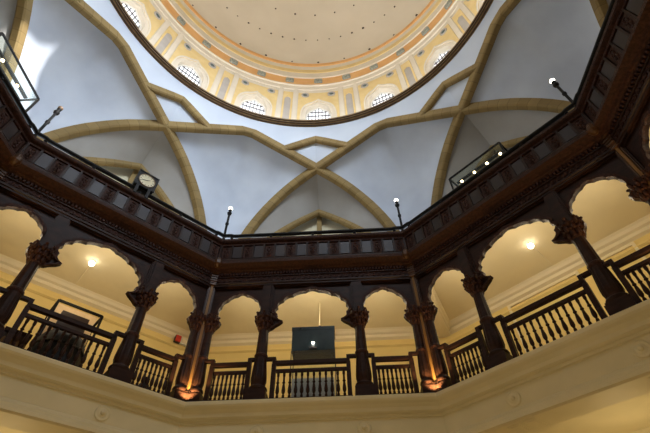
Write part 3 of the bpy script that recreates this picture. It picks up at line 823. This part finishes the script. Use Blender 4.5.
tag(r, 'small reddish brown carved chest left of the black bundle', 'chest')
r = place_root('vase', 135, .30, 1.11, 0)
MB().lathe([(.012, 0), (.014, .004), (.010, .012), (.020, .03), (.023, .048), (.016, .066), (.009, .074), (.012, .084)], 20).obj('vase_body', 'black', r)
MB().lathe([(.012, .084), (.015, .087), (.012, .089)], 20).obj('vase_lip', 'iron', r)
tag(r, 'small dark vase behind the narrow balustrade left of the corner', 'vase')
# white architraves on the outer wall (right / far)
def door_frame(t, s0, s1, zt, lab, zb=0.0):
    r = place_root('wall_frame', t, (s0 + s1) / 2, WA - .001, zb); w = (s1 - s0) / 2; h = zt - zb; e = .012
    MB().box(-w, w, -.008, 0, h - e, h).obj('head', 'cornice', r)
    for sg in (-1, 1): MB().box(sg * (w - e / 2) - e / 2, sg * (w - e / 2) + e / 2, -.008, 0, 0, h - e).obj('jamb', 'cornice', r)
    tag(r, lab, 'door frame', 'white frames on the gallery walls')
door_frame(45, -.29, .05, .543, 'white moulded frame on the yellow wall behind the right gallery, left one')
door_frame(45, .13, .285, .543, 'white moulded frame on the yellow wall behind the right gallery, right one')

# ------------------------------------------------------------------ lights
def light(kind, loc, power, color, size=.3, rot=None, spot=None, sy=None):
    l = bpy.data.lights.new('lamp', kind); l.energy = power; l.color = color
    if kind == 'AREA': l.size = size; 
    if kind == 'AREA' and sy: l.shape = 'RECTANGLE'; l.size_y = sy
    if kind in ('POINT', 'SPOT'): l.shadow_soft_size = size
    if spot: l.spot_size = radians(spot); l.spot_blend = .6
    o = bpy.data.objects.new('light', l); col.objects.link(o); o.location = [k * S for k in loc]
    if rot is not None: o.rotation_euler = Vector(rot).to_track_quat('-Z', 'Y').to_euler()
    return o
WARM = (1, .84, .58); WARM2 = (1, .62, .25); COOL = (.74, .86, 1.0)
# gallery walk lights under the ceiling
for t in (90, 135, 45, 180, 0):
    for s in (-.30, .0, .30):
        light('POINT', W(t, s, 1.20, .44), 52 if s == 0 else 38, WARM, .25)
# lower storey under the gallery
for t in (90, 135, 45, 180, 0):
    light('POINT', W(t, 0, 1.36, -.32), 70, (1, .78, .42), .4)
# added fill light low in the hall, unseen below the view
light('POINT', (0, .1, -.62), 290, (1, .82, .52), 1.2)
# daylight standing in the upper gallery behind the parapet
cool = {22.5: 18, 67.5: 60, 112.5: 120, 157.5: 150, 202.5: 8}
for c, p in cool.items():
    q = Vector(W(c, 0, 1.36, .70)); light('AREA', q, p, COOL, 2.2, rot=(-q.x * .35, -q.y * .35, 1.0))
# daylight through the drum windows on the side behind the viewer
for t, p in {202.5: 8, 225: 22, 247.5: 60, 270: 170, 292.5: 310, 315: 460, 337.5: 0, 360: 280}.items():
    if not p: continue
    q = Vector((1.46 * cos(radians(t)), 1.46 * sin(radians(t)), 2.80)); light('AREA', q, p, COOL, 1.8, rot=(-q.x, -q.y, -.36 * 1.46), sy=4.0).data.spread = radians(72)
for t in ALL8:
    light('POINT', W(t, 0, 1.50, .85), 10 if t != 135 else 60, (1, .80, .45), .2)
# unseen lights added on the walkway to brighten drum and dome
for k in range(8):
    a = radians(22.5 + 45 * k); q = Vector((1.28 * cos(a), 1.28 * sin(a), 2.16)); light('AREA', q, 270, (1, .94, .86), 2.5, rot=(-q.x * .15 + .25 * cos(a), -q.y * .15 + .25 * sin(a), 1))
# corner uplights
for c in (112.5, 67.5, 157.5, 22.5):
    q = Vector((Vector(W(c, 0, 1.090, .012)))); light('SPOT', q, 260, (1, .66, .26), .04, rot=(W(c, 0, .05, 0)[0], W(c, 0, .05, 0)[1], 1), spot=110)
SUNP = (163.7, 1.36)
# sun through the paneless back window on to the upper left vault panel
wq = Vector((1.5 * cos(radians(SUNW)), 1.5 * sin(radians(SUNW)), 2.80)); tgt = Vector((1.36 * cos(radians(SUNP[0])), 1.36 * sin(radians(SUNP[0])), SUNP[1])); d_ = (tgt - wq).normalized()
light('SPOT', wq - d_ * 4.2, 400000, (1, .98, .95), .16, rot=tuple(d_), spot=18)
# dim blue world background
w = bpy.data.worlds.new('world'); sc.world = w; w.use_nodes = True
w.node_tree.nodes['Background'].inputs[0].default_value = (.6, .7, .9, 1); w.node_tree.nodes['Background'].inputs[1].default_value = .25

# ------------------------------------------------------------------ camera (calibrated)
F = Vector((-0.026257504, 0.66949764, 0.74234995)); R_ = Vector((0.99850931, 0.0531117796, -0.01258146)); U_ = Vector((0.0478507869, -0.74091298, 0.669894212))
cd = bpy.data.cameras.new('camera'); cam = bpy.data.objects.new('camera', cd); col.objects.link(cam)
F.normalize(); R_ = (R_ - F * R_.dot(F)).normalized(); U_ = R_.cross(F)
cam.matrix_world = Matrix.Translation(Vector((0.11601127, -0.36871698, -0.62814612)) * S) @ Matrix((( R_.x, U_.x, -F.x), (R_.y, U_.y, -F.y), (R_.z, U_.z, -F.z))).to_4x4()
cd.sensor_width = 36; cd.lens = 419.7185 / 650 * 36; cd.clip_end = 200; cd.clip_start = .05
sc.camera = cam
sc.view_settings.view_transform = 'Standard'; sc.view_settings.look = 'None'; sc.view_settings.exposure = 0
